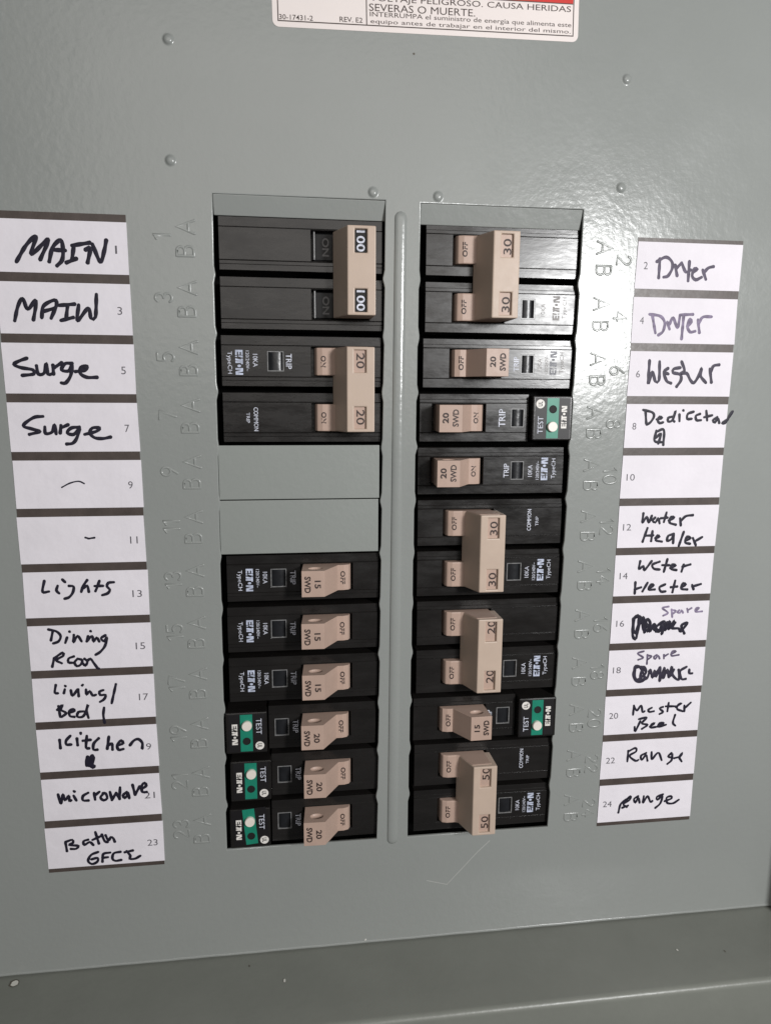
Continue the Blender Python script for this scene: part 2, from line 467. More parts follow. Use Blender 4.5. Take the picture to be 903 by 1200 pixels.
sheet([(-113.0, 4), (-113.2, -10), (-113, -12)], -77, 250, "top_wall")
# paint chip and pin hole on the ledge, chips along the bend
def ledge_spot(x, z, rx, rz, m, name, lift=0.06):
    me = bpy.data.meshes.new(name)
    me.from_pydata([W(x + rx * math.cos(t * math.pi / 6) * (1 + .15 * math.sin(3 * t)), LY - lift, z + rz * math.sin(t * math.pi / 6)) for t in range(12)], [], [tuple(range(12))])
    link(name, me, m, trim)
ledge_spot(-53.0, -3.4, 1.7, 1.75, M_SPECK, "screw_hole", 0.2)
ledge_spot(-52.8, -3.5, 1.25, 1.35, M_CHIP, "hole_bright_disc", 0.24)  # off-white disc added for the bright wall seen through the hole
for i in range(4):
    x = random.uniform(30, 225); z = random.uniform(-24, -2)
    ledge_spot(x, z, random.uniform(.2, .5), random.uniform(.3, .9), random.choice((M_SPECK, M_CHIP, M_SPECK)), "paint_chip", 0.2)
bm = bmesh.new()
for i in range(6):
    x = random.gauss(172, 22)
    ln = random.uniform(1, 5)
    ridge(bm, [(x, 269.1), (x + ln * .5, 269.0 + random.uniform(-.15, .15)), (x + ln, 269.1)], random.uniform(.1, .22), 0.05, 0.02, smoothp=True, ring=3, step=1.0)
link("edge_wear", finish(bm, "edge_wear"), M_CHIP, cover)
bm = bmesh.new(); ridge(bm, [(77.3, 268.2), (76.9, 269.3)], .28, .08, 0.02, ring=3); link("paint_chip", finish(bm, "c"), M_CHIP, cover)

bm = bmesh.new()
ridge(bm, [(PX0 + 1 + i * (PX1 - PX0 - 2) / 90, 269.25 + .05 * math.sin(i * .7) + .04 * math.sin(i * 1.9)) for i in range(91)], 0.6, 0.35, -0.05, smoothp=False, ring=6)
link("highlight_lip", finish(bm, "edge", smooth=True), M_PAINT, cover)  # lip added to catch a highlight along the bottom edge

# cabinet interior behind the breakers
bm = box_bm(8, 168, -20, 238, -40, -17)
inter = link("cabinet_interior", finish(bm, "interior"), M_BACK, None, "structure"); inter.location = W(0, 0, 0)

# ------------------------------------------------------------------ breakers
BL = 54.3                     # body length
FZ = 2.0                      # depth of body faces behind the cover skin
CACHE = {}
def housing_mesh(slot, window, short=False):
    key = ('h', slot, window, short)
    if key in CACHE: return CACHE[key]
    hv = 8.45
    x0 = 14.4 if short else 0.0
    xs = sorted(set([x0, x0 + 0.9, BL] + list(slot) + (list(window) if window else [])))
    vs = [-hv, -5.35, -5.15, -4.95, -3.4, 3.4, 4.95, 5.15, 5.35, 6.5, hv]
    def hf(x, v):
        if slot[0] < x < slot[1] and abs(v) < 4.95: return -5.0
        if window and window[0] < x < window[1] and abs(v) < 3.4: return -1.3
        if 5.15 < v < 5.35 or -5.35 < v < -5.15: return -0.35
        if abs(v) < 5.15: return 0.0
        return -0.12 if v < 0 or v < 6.5 else -0.3
    me = relief(xs, vs, hf, -15.0, 0.13, "housing")
    CACHE[key] = me
    return me
OUT = [(26.3, 9.7), (34.2, 9.9), (39.4, 1.9), (41.5, 1.9), (43.3, 1.3), (44.0, 0.0), (44.2, -4.5), (27.0, -4.5), (27.0, -1)]
IN = [(75.4 - x, w) for x, w in OUT][::-1]
OUT_T = [(26.3, 9.7), (34.0, 9.9), (37.0, 2.4), (38.2, 1.95), (41.5, 1.9), (43.3, 1.3), (44.0, 0.0), (44.2, -4.5), (27.0, -4.5), (27.0, -1)]
IN_T = [(75.4 - x, w) for x, w in OUT_T][::-1]
def toggle_mesh(out, tied=False):
    key = ('t', out, tied)
    if key in CACHE: return CACHE[key]
    p = (OUT_T if out else IN_T) if tied else (OUT if out else IN)
    me = prism(p, -4.65, 4.65, 0.42, "toggle", 2, None if tied else ((31.2 if out else 75.4 - 31.2), 5.9, 2.5, 1.7, 1.1))
    CACHE[key] = me
    return me
def win_mesh(w0, w1):
    key = ('w', w0, w1)
    if key in CACHE: return CACHE[key]
    bm = bmesh.new(); n = 8; A = []; B = []
    for i in range(n + 1):
        t = i / n; x = w0 + .35 + (w1 - w0 - .7) * t
        h = -0.95 + 0.75 * math.sin(math.pi * t) ** .6
        A.append(bm.verts.new(L(x, -3.2, h))); B.append(bm.verts.new(L(x, 3.2, h)))
    for i in range(n): bm.faces.new((A[i], A[i + 1], B[i + 1], B[i]))
    me = finish(bm, "window", smooth=True); CACHE[key] = me
    return me
M_WIN = mat("smoked_window", rgb(30, 31, 34), 0.3, (420, 0.00008), 0.2, 300, 0.5)
def frame_mesh(w0, w1):
    key = ('f', w0, w1)
    if key in CACHE: return CACHE[key]
    bm = bmesh.new(); t = .32
    for a in ((w0, w0 + t, -3.4, 3.4), (w1 - t, w1, -3.4, 3.4), (w0 + t, w1 - t, -3.4, -3.4 + t), (w0 + t, w1 - t, 3.4 - t, 3.4)):
        box_bm(a[0], a[1], a[2], a[3], -1.2, -0.02, bm)
    me = finish(bm, "frame"); CACHE[key] = me
    return me
M_FRAME = mat("window_rim", rgb(120, 120, 120), 0.3, None, 0.3, 900)

def pole(root, dv, cfg, tie):
    """one pole of a breaker: housing, toggle, window, print. dv = offset of the pole in the thing"""
    sl = (26.0, 44.9) if cfg['dir'] == 'out' else (30.2, 49.9)
    win = cfg.get('win')
    h = link("housing", housing_mesh(sl, win, bool(cfg.get('short'))), M_BLACK, root); h.location = L(0, dv, 0)
    if cfg.get('main'):
        tg = None
        bm = box_bm(sl[0] + .4, sl[0] + 8.5, -4.5, 4.5, -4.6, -2.0)
        tg = link("toggle", finish(bm, "toggle", bevel=.4), M_BLACK2, root); tg.location = L(0, dv, 0)
        bm = box_bm(sl[0] + .9, sl[0] + 1.35, -4.5, 4.5, -4.0, -0.1)
        link("slot_lip", finish(bm, "lip", bevel=.08), M_FRAME, h)
        lettering("ON", sl[0] + 5.0, 0, -2.0, 6.0, 2.3, 90, M_TEXTEM, tg, bold=.02)
    else:
        tg = link("toggle", toggle_mesh(cfg['dir'] == 'out', bool(tie)), M_TAN, root); tg.location = L(0, dv, 0)
        # word on the low lobe
        xw = 41.5 if cfg['dir'] == 'out' else 75.4 - 41.5
        lettering(cfg['word'], xw - (.4 if cfg['dir'] == 'out' else -.4), 0.0, 1.92, 4.9 if cfg['word'] == 'OFF' else 3.9, 1.75, 90, M_TEXTDK, tg, bold=.03, wf=lambda x: lobe(x, cfg['dir']))
        if cfg.get('amp'):
            c0 = 30.2 if cfg['dir'] == 'out' else 75.4 - 30.2
            s1, s2 = cfg['amp']
            lettering(s1, c0 + 1.7, 0.2, 9.95, 2.9 if s1 == '15' else 3.6, 2.1, 90, M_TEXTDK, tg, bold=.025, thick=.06, wf=lambda x: 9.9 - .025 * abs(x - c0))
            lettering(s2, c0 - 1.8, 0.2, 9.95, 5.9, 2.1, 90, M_TEXTDK, tg, bold=.025, thick=.06, wf=lambda x: 9.9 - .025 * abs(x - c0))
    if win:
        wn = link("trip_window", win_mesh(*win), M_WIN, root); wn.location = L(0, dv, 0)
        link("window_rim", frame_mesh(*win), M_FRAME, wn)
    for it in cfg.get('txt', []):
        kind, u = it[0], it[1]; mm_ = it[2] if len(it) > 2 else None
        if kind == 'type': lettering("TypeCH", u, .6, 0, 7.4, 1.9, 90, mm_ or M_TEXTLT, h, bold=.0)
        elif kind == 'logo': logo(u, .5, 0, 8.3, 2.5, mm_ or M_TEXTBL, h)
        elif kind == 'volt': lettering("120/240V~", u, .0, 0, 6.8, 1.15, 90, mm_ or M_TEXTLT, h)
        elif kind == 'ka': lettering("10KA", u, -.2, 0, 4.3, 1.6, 90, mm_ or M_TEXTLT, h)
        elif kind == 'trip': lettering("TRIP", u, 0, 0, it[3] if len(it) > 3 else 5.1, 1.95 if len(it) <= 3 else 2.4, 90, mm_ or M_TEXTLT, h, bold=.01)
        elif kind == 'common': lettering("COMMON", u, .6, 0, 8.1, 1.5, 90, mm_ or M_TEXTLT, h, bold=.01)
        elif kind == 'trip2': lettering("TRIP", u, .1, 0, 3.5, 1.15, 90, mm_ or M_TEXTLT, h)
    return h
def lobe(x, d):
    p = OUT if d == 'out' else IN
    best = -9
    for (a, b) in zip(p, p[1:]):
        if min(a[0], b[0]) - 1e-6 <= x <= max(a[0], b[0]) + 1e-6 and abs(a[0] - b[0]) > .3 and a[1] > -1 and b[1] > -1:
            t = (x - a[0]) / (b[0] - a[0]); best = max(best, a[1] + (b[1] - a[1]) * t)
    return best
M_TEXTEM = mat("black_raised_word", rgb(44, 41, 41), 0.3)

def tie_bar(root, rows_v, d, dark, nums, shift=(0, 0)):
    """handle tie clipped over both toggles; windows let the rating show"""
    vc = sum(rows_v) / 2; hl = 14.0
    if d == 'out': base0, f0, f1, back = 37.9, 33.7, 24.7, 24.6
    else: base0, f0, f1, back = 75.4 - 37.9, 75.4 - 33.7, 75.4 - 24.5, 75.4 - 24.4
    w0, wf_ = 0.5, 11.3
    # front face relief with window recesses
    xa, xb = min(f0, f1), max(f0, f1)
    wx0, wx1 = (xa + 2.3, xa + 6.4) if d == 'out' else (xa + 2.3, xa + 6.4)
    wv = [(vc - 9.3 - 3.7, vc - 9.3 + 3.7), (vc + 9.3 - 3.7, vc + 9.3 + 3.7)]
    xs = [xa, wx0, wx1, xb]; vs = [vc - hl] + [q for p in wv for q in p] + [vc + hl]
    def hf(x, v):
        if wx0 < x < wx1 and any(a < v < b for a, b in wv): return wf_ - 1.1
        return wf_
    bm = bmesh.new(); cache = {}
    def V(x, v, w):
        k = (round(x, 3), round(v, 3), round(w, 3))
        if k not in cache: cache[k] = bm.verts.new(L(x, v, w))
        return cache[k]
    for i in range(3):
        for j in range(5):
            xm, vm = (xs[i] + xs[i + 1]) / 2, (vs[j] + vs[j + 1]) / 2; h = hf(xm, vm)
            bm.faces.new((V(xs[i], vs[j], h), V(xs[i + 1], vs[j], h), V(xs[i + 1], vs[j + 1], h), V(xs[i], vs[j + 1], h)))
    for a, b in wv:
        for q in (((wx0, a), (wx1, a)), ((wx1, a), (wx1, b)), ((wx1, b), (wx0, b)), ((wx0, b), (wx0, a))):
            (x1, v1), (x2, v2) = q
            bm.faces.new((V(x1, v1, wf_), V(x2, v2, wf_), V(x2, v2, wf_ - 1.1), V(x1, v1, wf_ - 1.1)))
    # cheeks and ends
    bx0, bx1 = (back + .3, base0) if d == 'out' else (base0, back - .3)
    lo = lambda x: bx0 if abs(x - xa) < 1e-6 else bx1
    for xe in (xa, xb):
        for j in range(5):
            bm.faces.new((V(xe, vs[j], wf_), V(xe, vs[j + 1], wf_), V(lo(xe), vs[j + 1], w0), V(lo(xe), vs[j], w0)))
    for ve in (vs[0], vs[-1]):
        top = [V(x, ve, wf_) for x in xs]
        bm.faces.new(top + [V(bx1, ve, w0), V(bx0, ve, w0)])
    bm.faces.new([V(bx0, v, w0) for v in vs] + [V(bx1, v, w0) for v in vs[::-1]])
    t = link("handle_tie", finish(bm, "tie", bevel=.38, seg=2, ang=35), M_TIE, root)
    if not dark:
        # mould slot on each tie end: thin slab, recess shade put into its colour
        for sgn in (-1, 1):
            bm = box_bm((xa + xb) / 2 - 2.6, (xa + xb) / 2 + 1.6, sgn * (hl + .02) + vc - .05, sgn * (hl + .02) + vc + .05, 6.0, 7.9)
            link("end_recess_shade", finish(bm, "rec", bevel=.04), M_TANDK, t)
    for (a, b), s, sh in zip(wv, nums, shift):
        ip = box_bm(wx0 + .12, wx1 - .12, a + .12, b - .12, wf_ - 1.3, wf_ - 1.0)
        pl = link("rating_window", finish(ip, "ip"), M_BLACK2 if dark else M_TAN, t)
        if dark: lettering(s, (wx0 + wx1) / 2 , (a + b) / 2, wf_ - 0.95, 6.5, 2.7, 90, M_TEXTLT, t, bold=.015)
        else: lettering(s, (wx0 + wx1) / 2 + (-.3 if d == 'out' else .2), (a + b) / 2 - .2 + sh, wf_ - 0.95, 5.0, 2.7, 90, M_TEXTDK, t, bold=.006)
    return t

def test_module(root, tilt=0.0, ox=0.0):
    w = 3.3
    key = 'module'
    if key not in CACHE:
        CACHE[key] = finish(box_bm(0, 14.8, -7.9, 7.9, -14, w), "module", bevel=.5, seg=2)
    md = link("test_module", CACHE[key], M_BLACK, root); md.location = L(-0.9 + ox, 0, 0)
    # printed label: black ground, green band
    lb = link("module_label", finish(box_bm(1.0, 13.9, -7.2, 7.2, w - .05, w + .05), "lab", bevel=.04), M_LAB, md)
    if tilt: lb.rotation_euler = (0, math.radians(tilt), 0)
    sh = math.tan(math.radians(tilt)); dx = lambda v: -v * sh
    g = finish(box_bm(5.2, 9.6, -7.15, 7.15, w + .04, w + .10), "green")
    gb = link("green_band", g, M_GREEN, md)
    if tilt: gb.rotation_euler = (0, math.radians(tilt), 0)
    def knob(x, v, r, h, m, name, sink=False):
        bm = bmesh.new(); n = 24; prev = None
        prof = [(r, w), (r, w + h * .75), (r * .9, w + h), (r * .0 + .01, w + h)] if not sink else [(r * 1.12, w + .10), (r * 1.08, w + .22), (r * .95, w + .22), (r * .9, w + .12)]
        for rr, ww in prof:
            ring = [bm.verts.new(L(x + rr * math.cos(2 * math.pi * i / n), v + rr * math.sin(2 * math.pi * i / n), ww)) for i in range(n)]
            if prev:
                for i in range(n): bm.faces.new((prev[i], prev[(i + 1) % n], ring[(i + 1) % n], ring[i]))
            prev = ring
        if sink: bm.faces.new(prev)
        link(name, finish(bm, name), m, md)
    knob(7.6 + dx(-3.0), -3.0, 1.85, 1.3, M_WHITEB, "test_button")
    knob(7.4 + dx(3.2), 3.2, 1.3, .1, M_DARKHOLE, "indicator_hole", True)
    logo(3.2 + dx(0), .4, w + .06, 8.0, 2.0, M_TEXTW, md)
    lettering("TEST", 11.9 + dx(-2.4), -2.4, w + .06, 6.1, 2.0, 90, M_TEXTLT, md)
    ld = link("approval_mark", poly_mesh([circ(12.1 + dx(5.1), 5.1, 1.6, 22)], "ul", w + .09), M_TEXTW, md)
    lettering("UL", 12.1 + dx(5.1), 5.1, w + .10, 1.7, 1.6, 90, M_LAB, ld, bold=.02)
M_LAB = mat("black_label_print", rgb(15, 12, 15), 0.5, None, 0.2, 300)
M_TEXTW = mat("white_label_print", rgb(226, 222, 216), 0.5, None, 0.15, 600)

def breaker(side, r, x, label, poles, tie=None, module=None, cat="circuit breaker", yo=0.0, group=None):
    """side 'L': x = outer (left) end; 'R': x = outer (right) end, whole thing turned half a turn"""
    root = empty("circuit_breaker", W(x, rowy(r) + yo, FZ), math.pi if side == 'R' else 0.0)
    tag(root, label, cat, group)
    if module is not None: poles[0]['short'] = True
    n = len(poles); dvs = [0, ROWH] if n == 2 else [0]
    for p, dv in zip(poles, dvs): pole(root, dv, p, tie)
    if tie: tie_bar(root, dvs, *tie)
    if module is not None: test_module(root, *module)
    return root
STD = [('type', 4.4), ('logo', 7.9), ('volt', 10.8), ('ka', 13.4), ('trip', 23.3)]
OLD = [('type', 2.6), ('logo', 5.9), ('volt', 8.7), ('ka', 11.3), ('trip', 22.6)]
RST = [('type', 3.9), ('logo', 7.3), ('volt', 9.9), ('ka', 12.6), ('trip', 21.8)]
WS = (15.4, 21.0)
GRP = "circuit breakers in the panel"
# left column ------------------------------------------------------
mainp = dict(dir='in', main=True)
breaker('L', 0, 28.6, "black main breaker with 100 twice on its tied handle, top of the left column",
        [mainp, mainp], ('in', True, ("100", "100")), group=GRP)
breaker('L', 2, 28.3, "double 20 breaker with both toggles at ON under a tan tie, below the 100 main",
        [dict(dir='in', word='ON', win=(15.3, 20.9), txt=OLD), dict(dir='in', word='ON', txt=[('common', 11.1), ('trip2', 8.4)])],
        ('in', False, ("20", "20")), group=GRP)
lab15 = ["single 15 breaker switched off, directly under the blank grey filler plates",
         "single 15 breaker switched off, middle of the three 15s in the left column",
         "single 15 breaker switched off, just above the green-banded breakers of the left column"]
for i, r in enumerate((6, 7, 8)):
    breaker('L', r, (27.8, 27.5, 27.5)[i], lab15[i], [dict(dir='out', word='OFF', amp=("15", "SWD"), win=WS, txt=STD)], group=GRP)
labg = ["20 breaker with green test module, uppermost of the three such in the left column",
        "20 breaker with green test module, between the other two such in the left column",
        "20 breaker with slightly crooked green test label, bottom of the left column"]
for i, r in enumerate((9, 10, 11)):
    breaker('L', r, (26.9, 27.6, 27.3)[i], labg[i], [dict(dir='out', word='OFF', amp=("20", "SWD"), win=(16.6, 21.8), txt=[('trip', 24.3)])],
            module=((0, 0), (0, .4), (-5, 0))[i], group=GRP)
# right column -----------------------------------------------------
breaker('R', 1, 152.3, "double 30 breaker with both toggles at OFF, at the glaring top of the right column",
        [dict(dir='out', word='OFF', win=(15.0, 20.0), txt=[('type', 4.0, M_TEXTGR), ('logo', 7.2, M_TEXTGR), ('ka', 12.0, M_TEXTGR)]), dict(dir='out', word='OFF')],
        ('out', False, ("30", "30")), group=GRP)
breaker('R', 2, 151.8, "single 20 breaker at OFF with no test module, just above a green-banded breaker",
        [dict(dir='out', word='OFF', amp=("20", "SWD"), win=(14.0, 18.9), txt=[('type', 3.6, M_TEXTGR), ('logo', 6.9, M_TEXTDIM), ('volt', 9.5, M_TEXTGR), ('ka', 12.0, M_TEXTGR), ('trip', 20.6)])], group=GRP)
breaker('R', 3, 150.8, "20 breaker at ON with green test module at its right end",
        [dict(dir='in', word='ON', amp=("20", "SWD"), win=(15.9, 20.9), txt=[('trip', 24.2, M_TEXTLT, 6.4)])], module=(0, 0), group=GRP)
breaker('R', 4, 150.4, "single 20 breaker at ON without test module, just below a green-banded breaker",
        [dict(dir='in', word='ON', amp=("20", "SWD"), win=(15.0, 19.9), txt=[('type', 3.6), ('logo', 7.2), ('volt', 9.8), ('ka', 12.6), ('trip', 21.6)])], group=GRP)
breaker('R', 6, 150.6, "double 30 breaker with COMMON TRIP printed on its upper pole, middle of right column",
        [dict(dir='out', word='OFF', win=(14.7, 20.3), txt=RST[:-1]), dict(dir='out', word='OFF', txt=[('common', 12.4), ('trip2', 9.4)])],
        ('out', False, ("30", "30")), group=GRP)
breaker('R', 8, 150.8, "double 20 breaker with both toggles at OFF under a tan tie",
        [dict(dir='out', word='OFF', win=(15.3, 20.6), txt=RST[:-1]), dict(dir='out', word='OFF')],
        ('out', False, ("20", "20"), (1.5, 1.7)), group=GRP)
breaker('R', 9, 149.9, "single 15 breaker at OFF with green test module, between two tied double breakers",
        [dict(dir='out', word='OFF', amp=("15", "SWD"), win=(16.6, 21.8), txt=[('trip', 24.6)])], module=(0, 0), group=GRP)
breaker('R', 11, 150.5, "double breaker with 50 twice on its tied handle, bottom of the right column",
        [dict(dir='out', word='OFF', win=(14.8, 20.3), txt=RST[:-1]), dict(dir='out', word='OFF', txt=[('common', 11.7), ('trip2', 9.2)])],
        ('out', False, ("50", "50"), (0.2, 1.5)), group=GRP)

